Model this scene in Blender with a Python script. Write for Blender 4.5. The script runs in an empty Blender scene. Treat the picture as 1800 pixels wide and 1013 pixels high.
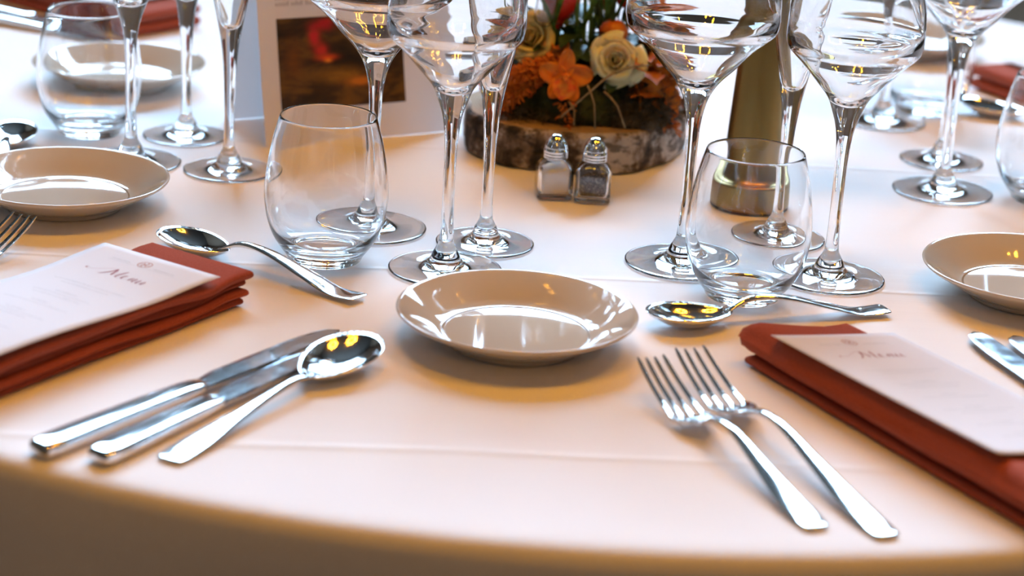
import bpy, bmesh, math, random
from math import sin, cos, pi, radians, sqrt, atan2, exp
from mathutils import Vector, Matrix, noise
random.seed(7)
sc = bpy.context.scene
col = sc.collection

# ---------------------------------------------------------------- camera
FPX = 3700.0; PITCH = radians(19.3); ROLL = radians(3.45); CAMZ = 0.475
cam_d = bpy.data.cameras.new('camera'); cam = bpy.data.objects.new('camera', cam_d); col.objects.link(cam)
cam_d.sensor_width = 36.0; cam_d.lens = 36.0 * FPX / 1800.0
cam_d.clip_start = 0.05; cam_d.clip_end = 60
cam.matrix_world = (Matrix.Translation((0, 0, CAMZ)) @ Matrix.Rotation(pi / 2 - PITCH, 4, 'X')
                    @ Matrix.Rotation(ROLL, 4, 'Z'))
cam_d.dof.use_dof = True
cam_d.dof.focus_distance = 1.475
cam_d.dof.aperture_fstop = 5.0
sc.camera = cam

def at(x, y, z=0.0):
    """point on the horizontal plane z that the 1800x1013 photograph shows at pixel x, y"""
    u = (x - 900) / FPX; v = (506.5 - y) / FPX
    c, s = cos(ROLL), sin(ROLL)
    U = u * c - v * s; V = u * s + v * c
    d = Vector((U, cos(PITCH) + V * sin(PITCH), -sin(PITCH) + V * cos(PITCH)))
    return Vector((0, 0, CAMZ)) + d * ((z - CAMZ) / d.z)

# ---------------------------------------------------------------- world, exposure, sampling
w = bpy.data.worlds.new('world'); sc.world = w; w.use_nodes = True
w.node_tree.nodes['Background'].inputs[0].default_value = (0.6, 0.75, 1, 1)
w.node_tree.nodes['Background'].inputs[1].default_value = 0.3
sc.view_settings.view_transform = 'Standard'; sc.view_settings.look = 'None'
sc.view_settings.gamma = 1.0; sc.view_settings.exposure = 0.0; sc.view_settings.use_curve_mapping = False
cy = sc.cycles
cy.max_bounces = 16; cy.transmission_bounces = 14; cy.glossy_bounces = 6; cy.diffuse_bounces = 4
cy.transparent_max_bounces = 8; cy.caustics_refractive = True; cy.caustics_reflective = True
cy.blur_glossy = 0.6; cy.sample_clamp_indirect = 60.0; cy.sample_clamp_direct = 0
cy.use_denoising = True
try: cy.denoiser = 'OPENIMAGEDENOISE'
except Exception: pass

WIN_COL = (0.46, 0.72, 1.0); WIN_STR = 32.0        # daylight through the windows
BULB_COL = (1.0, 0.41, 0.015); BULB_STR = 128.0    # warm bulbs overhead

# ---------------------------------------------------------------- materials
def mat(name, base=(.8, .8, .8), rough=.5, metal=0, spec=.5, trans=0, ior=1.45, emit=None, es=0, sheen=0, coat=0, sss=0):
    m = bpy.data.materials.new(name); m.use_nodes = True
    b = m.node_tree.nodes['Principled BSDF']
    b.inputs['Base Color'].default_value = (*base, 1); b.inputs['Roughness'].default_value = rough
    b.inputs['Metallic'].default_value = metal; b.inputs['Specular IOR Level'].default_value = spec
    b.inputs['Transmission Weight'].default_value = trans; b.inputs['IOR'].default_value = ior
    b.inputs['Sheen Weight'].default_value = sheen; b.inputs['Coat Weight'].default_value = coat
    if sss:
        b.inputs['Subsurface Weight'].default_value = sss; b.inputs['Subsurface Scale'].default_value = .004
    if emit: b.inputs['Emission Color'].default_value = (*emit, 1); b.inputs['Emission Strength'].default_value = es
    return m
class N:
    """small node helper"""
    def __init__(s, m): s.m = m; s.t = m.node_tree; s.b = s.t.nodes['Principled BSDF']
    def n(s, kind, **kw):
        x = s.t.nodes.new(kind)
        for k, v in kw.items():
            if k.startswith('_'): setattr(x, k[1:], v)
            else:
                key = int(k[1:]) if k[0] == 'i' and k[1:].isdigit() else k.replace('__', ' ')
                if isinstance(v, bpy.types.NodeSocket): s.t.links.new(v, x.inputs[key])
                else: x.inputs[key].default_value = v
        return x
    def link(s, a, b): s.t.links.new(a, b)
    def math(s, op, a, b=0.0, c=0.0):
        return s.n('ShaderNodeMath', _operation=op, i0=a, i1=b, i2=c).outputs[0]
    def ramp(s, f, stops):
        r = s.t.nodes.new('ShaderNodeValToRGB'); s.link(f, r.inputs[0]); e = r.color_ramp.elements
        while len(e) < len(stops): e.new(0.5)
        for k, (p, c) in enumerate(stops): e[k].position = p; e[k].color = (*c, 1)
        return r.outputs[0]
    def mix(s, f, a, b):
        x = s.t.nodes.new('ShaderNodeMix'); x.data_type = 'RGBA'
        for k, v in ((0, f), (6, a), (7, b)):
            if isinstance(v, bpy.types.NodeSocket): s.link(v, x.inputs[k])
            else: x.inputs[k].default_value = v if k == 0 else (*v, 1)
        return x.outputs[2]
    def bump(s, h, strength=.3, dist=.001, normal=None):
        x = s.n('ShaderNodeBump', Strength=strength, Distance=dist, Height=h)
        if normal: s.link(normal, x.inputs['Normal'])
        s.link(x.outputs[0], s.b.inputs['Normal']); return x.outputs[0]
    def obj(s): return s.n('ShaderNodeTexCoord').outputs['Object']
    def noise(s, vec, scale, detail=3, rough=.5, dist=0):
        return s.n('ShaderNodeTexNoise', Vector=vec, Scale=scale, Detail=detail, Roughness=rough, Distortion=dist)

M = {}
M['glass'] = mat('clear_glass', (1, 1, 1), 0.0, trans=1, ior=1.5)
M['steel'] = mat('polished_steel', (.80, .80, .80), .09, metal=1)
M['blade'] = mat('blade_steel', (.60, .63, .66), .12, metal=1)
M['chrome'] = mat('chrome', (.85, .85, .85), .05, metal=1)
M['brass'] = mat('brushed_brass', (.30, .20, .07), .36, metal=1)
M['black'] = mat('black_rubber', (.015, .014, .013), .6)
M['china'] = mat('glazed_china', (.62, .55, .455), .06, spec=.6, coat=.6)
M['paper'] = mat('card_paper', (.74, .72, .75), .9, spec=.05)
M['thin_paper'] = mat('backlit_card_paper', (.78, .76, .78), .9, spec=.05)
_t = M['thin_paper'].node_tree; _tr = _t.nodes.new('ShaderNodeBsdfTranslucent'); _tr.inputs[0].default_value = (.78, .76, .78, 1)
_mx = _t.nodes.new('ShaderNodeMixShader'); _mx.inputs[0].default_value = .15
_t.links.new(_t.nodes['Principled BSDF'].outputs[0], _mx.inputs[1]); _t.links.new(_tr.outputs[0], _mx.inputs[2]); _t.links.new(_mx.outputs[0], _t.nodes['Material Output'].inputs[0])
M['ink'] = mat('grey_ink', (.42, .40, .42), .7)
M['red_ink'] = mat('wine_ink', (.33, .07, .09), .7)
M['gold_ink'] = mat('copper_ink', (.50, .20, .13), .6)
M['salt'] = mat('salt', (.95, .92, .90), .9)
M['pepper'] = mat('pepper', (.06, .05, .045), .9)
M['bulb'] = mat('warm_bulb', (1, 1, 1), .5, emit=BULB_COL, es=BULB_STR)
M['dark_metal'] = mat('dark_fitting', (.05, .04, .03), .4, metal=.8)
M['ceil'] = mat('dark_ceiling', (.03, .022, .016), .8)
M['wall'] = mat('wall_panelling', (.11, .072, .045), .8)
M['back_plaster'] = mat('pale_plaster', (.55, .52, .50), .9)
M['frame'] = mat('window_frame_paint', (.10, .10, .11), .5)
M['pane'] = mat('daylit_pane', (0, 0, 0), .5, emit=WIN_COL, es=WIN_STR)
M['wood_table'] = mat('table_board', (.35, .24, .15), .6)
M['seat_cloth'] = mat('chair_cloth', (.16, .12, .10), .8)

n = N(M['brass']); tc = n.obj()
mp = n.n('ShaderNodeMapping', Vector=tc, Scale=(220, 220, 6)).outputs[0]
nz = n.noise(mp, 1, 2).outputs[0]; n.bump(nz, .12, .0004)
n = N(M['blade']); tc = n.obj()
mp = n.n('ShaderNodeMapping', Vector=tc, Scale=(20, 900, 900)).outputs[0]
b0 = n.bump(n.noise(mp, 1, 2).outputs[0], .10, .0002)
n.bump(n.noise(tc, 45, 1).outputs[0], .25, .003, b0)

# tablecloth: fine weave, woven bands, long pressed creases
def make_cloth(name, base):
    m = mat(name, base, .9, spec=.0); n = N(m)
    g = n.n('ShaderNodeNewGeometry').outputs['Position']
    sep = n.n('ShaderNodeSeparateXYZ', Vector=g)
    X, Y, Z = sep.outputs
    # creases parallel to x (with a faint wander)
    wob = n.noise(n.n('ShaderNodeMapping', Vector=g, Scale=(3, .2, .2)).outputs[0], 1, 2).outputs[0]
    Yw = n.math('ADD', Y, n.math('MULTIPLY', wob, .03))
    Yc = n.math('ADD', Yw, n.math('MULTIPLY', X, -.035))
    h = None
    for y0, wd, amp in ((1.075, .004, .9), (1.383, .003, 1.0), (1.70, .004, .9), (2.02, .004, .9)):
        d = n.math('DIVIDE', n.math('SUBTRACT', Yc, y0 + .015), wd)
        e = n.math('MULTIPLY', n.math('EXPONENT', n.math('MULTIPLY', n.math('MULTIPLY', d, d), -1.0)), amp)
        h = e if h is None else n.math('ADD', h, e)
    bands = n.noise(n.n('ShaderNodeMapping', Vector=g, Scale=(2.5, 90, 20)).outputs[0], 1, 3).outputs[0]
    soft = n.noise(n.n('ShaderNodeMapping', Vector=g, Scale=(5, 11, 5)).outputs[0], 1, 2).outputs[0]
    b1 = n.bump(n.math('MULTIPLY', h, 1.0), .9, .0010)
    b2 = n.bump(bands, .28, .0010, b1)
    b3 = n.bump(soft, .35, .006, b2)
    wx = n.math('SINE', n.math('MULTIPLY', X, 5200)); wy = n.math('SINE', n.math('MULTIPLY', Y, 5200))
    n.bump(n.math('MULTIPLY', wx, wy), .05, .0001, b3)
    return m
M['cloth'] = make_cloth('white_tablecloth', (.86, .845, .85))

m = mat('terracotta_napkin', (.34, .070, .042), .9, spec=.08, sheen=.06); n = N(m); M['napkin'] = m
tc = n.obj(); sp = n.n('ShaderNodeSeparateXYZ', Vector=tc)
wv = n.math('MULTIPLY', n.math('SINE', n.math('MULTIPLY', sp.outputs[0], 5200)), n.math('SINE', n.math('MULTIPLY', sp.outputs[1], 5200)))
nn = n.noise(tc, 900, 2).outputs[0]
n.link(n.mix(n.math('MULTIPLY', nn, 1.0), (.27, .050, .026), (.47, .105, .058)), n.b.inputs['Base Color'])
n.bump(n.math('ADD', wv, nn), .35, .0003)

m = M['pepper']; n = N(m); tc = n.obj()
v = n.n('ShaderNodeTexVoronoi', Vector=tc, Scale=900.0)
n.link(n.ramp(v.outputs[1], [(0, (.02, .015, .012)), (.6, (.10, .08, .065)), (1, (.30, .24, .2))]), n.b.inputs['Base Color'])
n.bump(v.outputs[0], .6, .001)
m = M['salt']; n = N(m); n.bump(n.noise(n.obj(), 1500, 2).outputs[0], .4, .0006)

# birch bark, sawn wood
m = mat('birch_bark', (.5, .45, .4), .85); n = N(m); M['bark'] = m; tc = n.obj()
a = n.noise(n.n('ShaderNodeMapping', Vector=tc, Scale=(30, 30, 22)).outputs[0], 1, 5, .65).outputs[0]
b = n.noise(n.n('ShaderNodeMapping', Vector=tc, Scale=(60, 60, 110)).outputs[0], 1, 3, .6).outputs[0]
c1 = n.ramp(a, [(.40, (.035, .025, .018)), (.50, (.20, .14, .10)), (.56, (.50, .43, .37)), (.75, (.62, .57, .52))])
c2 = n.ramp(b, [(.42, (.03, .02, .015)), (.50, (1, 1, 1))])
mm = n.t.nodes.new('ShaderNodeMix'); mm.data_type = 'RGBA'; mm.blend_type = 'MULTIPLY'
mm.inputs[0].default_value = .7; n.link(c1, mm.inputs[6]); n.link(c2, mm.inputs[7]); n.link(mm.outputs[2], n.b.inputs['Base Color'])
n.bump(n.math('ADD', a, b), .8, .004)
m = mat('sawn_wood', (.42, .28, .16), .8); n = N(m); M['sawn'] = m; tc = n.obj()
ln = n.n('ShaderNodeVectorMath', _operation='LENGTH', i0=tc).outputs['Value']
rg = n.math('SINE', n.math('MULTIPLY', n.math('ADD', ln, n.math('MULTIPLY', n.noise(tc, 14, 2).outputs[0], .01)), 2600))
n.link(n.mix(n.math('MULTIPLY_ADD', rg, .5, .5), (.26, .15, .075), (.46, .31, .17)), n.b.inputs['Base Color'])
def leafy(name, a, b, scale=60, rough=.6, sss=0):
    m = mat(name, a, rough, sss=sss); n = N(m); tc = n.obj()
    n.link(n.mix(n.ramp(n.noise(tc, scale, 3).outputs[0], [(.35, (0, 0, 0)), (.65, (1, 1, 1))]), a, b), n.b.inputs['Base Color'])
    return m
M['moss'] = leafy('dark_moss', (.012, .018, .008), (.05, .06, .02), 90, .95)
M['grey_moss'] = leafy('grey_moss', (.045, .042, .038), (.15, .135, .115), 120, .95)
M['fibre'] = leafy('brown_fibre', (.03, .024, .017), (.10, .075, .05), 120, .95)
M['orange_fluff'] = leafy('orange_plume', (.42, .07, .008), (.62, .19, .02), 60, .8)
M['oak'] = leafy('orange_oak_leaf', (.35, .07, .006), (.55, .19, .015), 70, .6)
M['dark_leaf'] = leafy('dark_green_leaf', (.01, .03, .012), (.035, .07, .02), 60, .4)
M['green'] = leafy('green_stem', (.04, .11, .012), (.12, .22, .03), 80, .45)
M['rose'] = leafy('cream_rose_petal', (.84, .72, .40), (.90, .80, .50), 60, .6, .25)
M['rose2'] = leafy('yellow_cream_petal', (.66, .52, .18), (.75, .62, .28), 60, .6, .2)
M['orchid'] = leafy('orange_petal', (.62, .13, .006), (.76, .25, .012), 50, .5, .1)
M['orchid_mid'] = leafy('deep_orange_petal', (.70, .08, .005), (.8, .3, .02), 150, .5)
M['red'] = leafy('red_petal', (.50, .010, .006), (.62, .03, .01), 60, .35)
M['berry'] = leafy('orange_berry', (.45, .07, .005), (.62, .19, .01), 50, .35)
M['twig'] = leafy('pale_twig', (.24, .17, .09), (.40, .30, .17), 100, .8)
m = mat('dark_floor', (.12, .07, .035), .5); n = N(m); M['floor'] = m; tc = n.obj()
br = n.n('ShaderNodeTexBrick', Vector=tc, Color1=(.07, .038, .017, 1), Color2=(.10, .055, .025, 1), Mortar=(.03, .02, .01, 1), Scale=1.0)
br.inputs['Brick Width'].default_value = 1.2; br.inputs['Row Height'].default_value = .14; br.inputs['Mortar Size'].default_value = .003
n.link(br.outputs[0], n.b.inputs['Base Color'])

# ---------------------------------------------------------------- object helpers
def link(name, me, m, parent=None, smooth=True, loc=None):
    if m is not None: me.materials.append(m)
    if smooth:
        for p in me.polygons: p.use_smooth = True
    o = bpy.data.objects.new(name, me); col.objects.link(o)
    if parent: o.parent = parent
    if loc is not None: o.location = loc
    return o
def pyd(name, V, F, m, parent=None, smooth=True, loc=None, fix=True):
    me = bpy.data.meshes.new(name); me.from_pydata([tuple(v) for v in V], [], F); me.update()
    if fix:
        bm = bmesh.new(); bm.from_mesh(me); bmesh.ops.recalc_face_normals(bm, faces=bm.faces); bm.to_mesh(me); bm.free()
    return link(name, me, m, parent, smooth, loc)
def tag(o, label=None, cat=None, group=None, kind=None):
    if label: o['label'] = label
    if cat: o['category'] = cat
    if group: o['group'] = group
    if kind: o['kind'] = kind
    return o
def empty(name, loc=(0, 0, 0), rz=0.0, label=None, cat=None, group=None):
    o = bpy.data.objects.new(name, None); col.objects.link(o); o.location = loc; o.rotation_euler = (0, 0, rz)
    o.empty_display_size = .02
    return tag(o, label, cat, group)
def copy_tree(o, parent=None):
    c = o.copy(); col.objects.link(c); c.parent = parent
    for ch in list(o.children): copy_tree(ch, c)
    return c
def structure(o): o['kind'] = 'structure'; return o
def smooth_prof(P, sub=3):
    """Catmull-Rom through the profile; a repeated point keeps a corner"""
    out = []
    for i in range(len(P) - 1):
        p1, p2 = P[i], P[i + 1]
        if p1 == p2: continue
        p0 = P[i - 1] if i > 0 and P[i - 1] != p1 else p1
        p3 = P[i + 2] if i + 2 < len(P) and P[i + 2] != p2 else p2
        for k in range(sub):
            t = k / sub
            out.append(tuple(.5 * ((2 * p1[j]) + (-p0[j] + p2[j]) * t + (2 * p0[j] - 5 * p1[j] + 4 * p2[j] - p3[j]) * t * t
                       + (-p0[j] + 3 * p1[j] - 3 * p2[j] + p3[j]) * t ** 3) for j in range(2)))
    out.append(P[-1]); return out
def lathe(prof, seg=72, cx=0, cy=0, cz=0):
    V, F, rows = [], [], []
    for r, z in prof:
        if r < 1e-6: rows.append([len(V)]); V.append((cx, cy, cz + z))
        else:
            rows.append(list(range(len(V), len(V) + seg)))
            for k in range(seg):
                a = 2 * pi * k / seg; V.append((cx + r * cos(a), cy + r * sin(a), cz + z))
    for A, B in zip(rows, rows[1:]):
        for k in range(seg):
            k2 = (k + 1) % seg
            if len(A) == 1 and len(B) == 1: continue
            if len(A) == 1: F.append((A[0], B[k], B[k2]))
            elif len(B) == 1: F.append((A[k], A[k2], B[0]))
            else: F.append((A[k], A[k2], B[k2], B[k]))
    return V, F
def loft(sections):
    """closed tube through rings of equal vertex count, capped"""
    V, F = [], []; nn_ = len(sections[0])
    for s in sections: V += s
    for i in range(len(sections) - 1):
        for k in range(nn_):
            k2 = (k + 1) % nn_
            F.append((i * nn_ + k, i * nn_ + k2, (i + 1) * nn_ + k2, (i + 1) * nn_ + k))
    F.append(tuple(range(nn_))[::-1]); F.append(tuple(range((len(sections) - 1) * nn_, len(sections) * nn_)))
    return V, F
def sup_ring(x, z, hw, ht, nseg=16, e=.6, y=0):
    """cross-section across y and z of a bar running along x; e<1 squarer"""
    R = []
    for k in range(nseg):
        a = 2 * pi * (k + .5) / nseg; c, s = cos(a), sin(a)
        R.append((x, y + hw * math.copysign(abs(c) ** e, c), z + ht * math.copysign(abs(s) ** e, s)))
    return R
def interp(keys, t):
    for (a, *va), (b, *vb) in zip(keys, keys[1:]):
        if t <= b:
            i = keys.index((a, *va)); f = max(0, min(1, (t - a) / (b - a)))
            pa = keys[max(0, i - 1)]; pb = keys[min(len(keys) - 1, i + 2)]; h = b - a; out = []
            for k, (p, q) in enumerate(zip(va, vb)):
                m0 = (q - pa[k + 1]) / max(1e-6, b - pa[0]) * h; m1 = (pb[k + 1] - p) / max(1e-6, pb[0] - a) * h
                out.append((2 * f ** 3 - 3 * f * f + 1) * p + (f ** 3 - 2 * f * f + f) * m0 + (3 * f * f - 2 * f ** 3) * q + (f ** 3 - f * f) * m1)
            return out
    return list(keys[-1][1:])
def tube(P, rad, seg=8):
    V, F = [], []; P = [Vector(p) for p in P]
    for i, p in enumerate(P):
        t = (P[min(i + 1, len(P) - 1)] - P[max(i - 1, 0)]).normalized()
        a = t.orthogonal().normalized() if i == 0 else (a - t * a.dot(t)).normalized()
        b = t.cross(a); r = rad(i / (len(P) - 1)) if callable(rad) else rad
        V += [p + a * r * cos(2 * pi * k / seg) + b * r * sin(2 * pi * k / seg) for k in range(seg)]
    for i in range(len(P) - 1):
        for k in range(seg):
            k2 = (k + 1) % seg; F.append((i * seg + k, i * seg + k2, (i + 1) * seg + k2, (i + 1) * seg + k))
    F.append(tuple(range(seg))[::-1]); F.append(tuple(range((len(P) - 1) * seg, len(P) * seg)))
    return V, F
class MB:
    def __init__(s): s.V = []; s.F = []
    def add(s, vf, M4=None):
        V, F = vf; o = len(s.V)
        s.V += [tuple(M4 @ Vector(v)) if M4 else tuple(v) for v in V]; s.F += [tuple(i + o for i in f) for f in F]; return s
    def box(s, a, b):
        x0, y0, z0 = a; x1, y1, z1 = b
        V = [(x0, y0, z0), (x1, y0, z0), (x1, y1, z0), (x0, y1, z0), (x0, y0, z1), (x1, y0, z1), (x1, y1, z1), (x0, y1, z1)]
        return s.add((V, [(0, 3, 2, 1), (4, 5, 6, 7), (0, 1, 5, 4), (1, 2, 6, 5), (2, 3, 7, 6), (3, 0, 4, 7)]))
    def build(s, name, m, parent=None, smooth=True, loc=None, fix=True): return pyd(name, s.V, s.F, m, parent, smooth, loc, fix)
def rim_place(o, P0, P1):
    """orient a thing whose local x runs from P0 towards P1"""
    o.location = (P0[0], P0[1], o.location[2]); o.rotation_euler = (0, 0, atan2(P1[1] - P0[1], P1[0] - P0[0]))

# ================================================================= THE ROOM
CX, CY, RT = .055, 1.76, .799      # table centre and radius
FZ = -.745
X0, X1, Y0, Y1, ZC = -6.6, 6.6, -3.4, 8.2, 8.6
structure(MB().box((X0, Y0, FZ - .1), (X1, Y1, FZ)).build('floor', M['floor'], smooth=False))
structure(MB().box((X0, Y0, ZC), (X1, Y1, ZC + .1)).build('ceiling', M['ceil'], smooth=False))
structure(MB().box((X0 - .1, Y0, FZ), (X0, Y1, ZC)).build('wall_left', M['wall'], smooth=False))
structure(MB().box((X1, Y0, FZ), (X1 + .1, Y1, ZC)).build('wall_right', M['wall'], smooth=False))
structure(MB().box((X0 - .1, Y0 - .1, FZ), (X1 + .1, Y0, ZC)).build('wall_front', M['wall'], smooth=False))
# back wall: piers and bands between three tall windows
WZ0, WZ1 = 3.35, 7.2
wins = [(-3.5, -1.35), (-1.05, 1.05), (1.35, 3.5)]
bw = MB(); bw.box((X0 - .1, Y1, FZ), (X1 + .1, Y1 + .12, WZ0)); bw.box((X0 - .1, Y1, WZ1), (X1 + .1, Y1 + .12, ZC))
edges = [X0 - .1] + [v for a_ in wins for v in a_] + [X1 + .1]
for a_, b_ in zip(edges[::2], edges[1::2]): bw.box((a_, Y1, WZ0), (b_, Y1 + .12, WZ1))
structure(bw.build('wall_back', M['back_plaster'], smooth=False))
for i, (a_, b_) in enumerate(wins):
    fr = MB(); t = .05
    fr.box((a_, Y1 + .02, WZ0), (a_ + t, Y1 + .09, WZ1)); fr.box((b_ - t, Y1 + .02, WZ0), (b_, Y1 + .09, WZ1))
    fr.box((a_ + t, Y1 + .02, WZ0), (b_ - t, Y1 + .09, WZ0 + t)); fr.box((a_ + t, Y1 + .02, WZ1 - t), (b_ - t, Y1 + .09, WZ1))
    mid = (a_ + b_) / 2
    fr.box((mid - .03, Y1 + .02, WZ0 + t), (mid + .03, Y1 + .09, WZ1 - t))
    for sx in ((a_ + t, mid - .03), (mid + .03, b_ - t)):
        fr.box((sx[0], Y1 + .03, 5.2), (sx[1], Y1 + .08, 5.26))
    f = structure(fr.build('window_%d' % (i + 1), M['frame'], smooth=False))
    for xa, xb in ((a_ + t, mid - .03), (mid + .03, b_ - t)):
        for za, zb in ((WZ0 + t, 5.2), (5.26, WZ1 - t)):
            MB().box((xa, Y1 + .05, za), (xb, Y1 + .06, zb)).build('pane', M['pane'], f, smooth=False)

# warm light: chandeliers over the table, plus an added fill behind the camera
def chandelier(loc, label):
    r = empty('chandelier', loc, 0, label, 'chandelier', None)
    ring = MB().add(tube([(.2 * cos(a), .2 * sin(a), 0) for a in [2 * pi * k / 24 for k in range(25)]], .008, 8))
    ring.build('ring', M['dark_metal'], r)
    top = ZC - loc[2]
    MB().add(tube([(0, 0, .05), (0, 0, top)], .008, 8)).build('rod', M['dark_metal'], r)
    for k in range(4):
        a = pi / 2 * k
        MB().add(tube([(0, 0, .06), (.1 * cos(a), .1 * sin(a), .05), (.2 * cos(a), .2 * sin(a), .0)], .005, 6)).build('arm', M['dark_metal'], r)
    for k in range(8):
        a = 2 * pi * (k + .5) / 8; x, y = .2 * cos(a), .2 * sin(a)
        MB().add(lathe([(0, .0), (.012, .0), (.012, -.03), (0, -.03)], 12, x, y, 0)).build('socket', M['dark_metal'], r)
        MB().add(lathe([(0, -.031), (.014, -.034), (.027, -.046), (.034, -.066), (.027, -.088), (.014, -.098), (0, -.101)], 12, x, y, 0)).build('bulb', M['bulb'], r)
chandelier((-.10, 1.18, 2.0), 'ring chandelier with eight warm bulbs above the near side of the table')
chandelier((.85, 1.45, 1.95), 'ring chandelier with eight warm bulbs above the right side of the table')

chandelier((.6, -2.2, 2.3), 'added warm fill light behind the camera, built as a ring chandelier with eight bulbs')  # unseen fill, added to warm the cloth's skirt and camera-facing sides

# ================================================================= TABLE AND CLOTH
tb = empty('round_table', (CX, CY, FZ), 0, 'round banquet table hidden under the white tablecloth', 'table')
MB().add(lathe([(0, .715), (RT - .012, .715), (RT - .008, .72), (RT - .008, .735), (RT - .012, .74), (0, .74)], 96)).build('tabletop', M['wood_table'], tb)
for k in range(4):
    a = pi / 4 + pi / 2 * k
    MB().add(tube([(.45 * cos(a), .45 * sin(a), .715), (.5 * cos(a), .5 * sin(a), 0)], .018, 10)).build('leg', M['dark_metal'], tb)
V, F = [], []; SEG = 288
rads = [0, .15, .3, .45, .6, .7, .75, RT - .02, RT - .010]
rows = []
rows.append([0]); V.append((CX, CY, 0))
def ringrow(fn):
    r0 = len(V)
    for k in range(SEG): V.append(fn(2 * pi * k / SEG))
    rows.append(list(range(r0, r0 + SEG)))
for r in rads[1:]:
    ringrow(lambda a, r=r: (CX + r * cos(a), CY + r * sin(a), 0))
for (dr, dz) in ((-.0035, -.0012), (.0005, -.005), (.0025, -.011)):
    ringrow(lambda a, dr=dr, dz=dz: (CX + (RT + dr) * cos(a), CY + (RT + dr) * sin(a), dz))
for j in range(1, 26):
    t = j / 25
    def fn(a, t=t):
        fold = .5 + .5 * sin(a * 13 + 1.3 * sin(a * 3 + .7) + .6)
        fold = fold ** 1.4
        amp = .085 * min(1, t * 1.3) ** 1.1
        r = RT + .004 + .015 * t + amp * (fold - .35) + .006 * t * sin(a * 31 + 2)
        return (CX + r * cos(a), CY + r * sin(a), -.011 - .66 * t)
    ringrow(fn)
for k in range(SEG): F.append((0, rows[1][k], rows[1][(k + 1) % SEG]))
for A, B in zip(rows[1:], rows[2:]):
    for k in range(SEG): k2 = (k + 1) % SEG; F.append((A[k], B[k], B[k2], A[k2]))
cl = pyd('tablecloth', V, F, M['cloth'])
tag(cl, 'white pressed cotton tablecloth covering the round table and hanging over its edge', 'tablecloth')

# ================================================================= GLASSWARE
def wine_profile(rb=.0485, rim=.040, zt=.225, zc=.170, zb=.127, foot=.0395):
    k = rb / .0485
    out = [(0, .0012), (.012, .0010), (foot - .006, .0003), (foot - .001, .0), (foot, .0009), (foot - .0012, .0017), (.030, .0023), (.020, .0034), (.0145, .0052),
           (.0112, .0082), (.0092, .0125), (.0070, .0165), (.0052, .021), (.0044, .032), (.0041, .055), (.0043, .080), (.0050, zb - .030), (.0068, zb - .017),
           (.0102, zb - .006), (.0150 * k, zb + .004), (.0235 * k, zb + .014), (.0345 * k, zc - .017), (.0425 * k, zc - .0092), (.0468 * k, zc - .0045), (.0482 * k, zc + .0005),
           (rb, zc + .008), (rb * .975, zc + .025), (rb * .90, zt - .015), (rim, zt)]
    inn = [(rim - .0008, zt + .0003), (rim - .0012, zt - .001), (rb * .90 - .0013, zt - .015), (rb * .975 - .0014, zc + .025), (rb - .0014, zc + .010), (.0480 * k - .0018, zc + .0030), (.0462 * k - .0018, zc - .0012),
           (.0425 * k - .0016, zc - .0058), (.0338 * k - .0013, zc - .0155), (.0228 * k - .001, zb + .0165), (.0138 * k - .001, zb + .0072), (.0075, zb + .0025), (.0035, zb + .0006), (0, zb)]
    return smooth_prof(out, 5) + smooth_prof(inn, 5)
def flute_profile():
    out = [(0, .001), (.012, .0008), (.030, .0002), (.0348, 0), (.0355, .0009), (.0345, .0016), (.027, .0021), (.018, .0032), (.0130, .0050), (.0098, .0082), (.0082, .0125), (.0060, .0165), (.0046, .021),
           (.0040, .035), (.0042, .060), (.0052, .085), (.0072, .104), (.0100, .120), (.0140, .140), (.0185, .165), (.0218, .188), (.0238, .212), (.0236, .235), (.0226, .252)]
    inn = [(.0220, .2524), (.0217, .251), (.0226, .235), (.0228, .212), (.0207, .188), (.0173, .165), (.0125, .142), (.0080, .126), (.0045, .1165), (0, .1140)]
    return smooth_prof(out, 5) + smooth_prof(inn, 5)
def tumbler_profile():
    out = [(0, .0015), (.018, .0012), (.0225, .0002), (.0243, 0), (.0256, .001), (.0272, .0042), (.0318, .0105), (.0370, .0190), (.0408, .0300), (.0426, .0420), (.0428, .0520), (.0412, .0680), (.0382, .0840), (.0352, .0960), (.0334, .1025)]
    inn = [(.0330, .1032), (.0325, .1028), (.0342, .0955), (.0372, .0835), (.0401, .0678), (.0416, .0520), (.0413, .0420), (.0392, .0300), (.0350, .0200), (.0285, .0130), (.0200, .0098), (0, .0090)]
    return smooth_prof(out, 5) + smooth_prof(inn, 5)
def glass_mesh(name, prof):
    V, F = lathe(prof, 160)
    me = bpy.data.meshes.new(name); me.from_pydata(V, [], F); me.update()
    bm = bmesh.new(); bm.from_mesh(me); bmesh.ops.recalc_face_normals(bm, faces=bm.faces); bm.to_mesh(me); bm.free()
    me.materials.append(M['glass'])
    for p in me.polygons: p.use_smooth = True
    return me
ME = {'wine_glass': glass_mesh('wine_glass', wine_profile(.047)),
      'wine_glass_large': glass_mesh('wine_glass_large', wine_profile(.0535, .045, .238, .176, .131, .0405)),
      'champagne_flute': glass_mesh('champagne_flute', flute_profile()),
      'tumbler': glass_mesh('tumbler', tumbler_profile())}
CAT = {'wine_glass': 'wine glass', 'wine_glass_large': 'wine glass', 'champagne_flute': 'champagne flute', 'tumbler': 'tumbler'}
GRP = {'wine_glass': 'small angular wine glasses', 'wine_glass_large': 'large angular wine glasses', 'champagne_flute': 'slim champagne flutes', 'tumbler': 'stemless water tumblers'}
def glass(kind, x, y, label):
    o = bpy.data.objects.new('wine_glass' if kind == 'wine_glass_large' else kind, ME[kind]); col.objects.link(o)
    o.location = (x, y, .0006); o.rotation_euler = (0, 0, random.random() * 6)
    return tag(o, label, CAT[kind], GRP[kind])
def ga(kind, px, py, label):
    p = at(px, py); return glass(kind, p.x, p.y, label)
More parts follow.
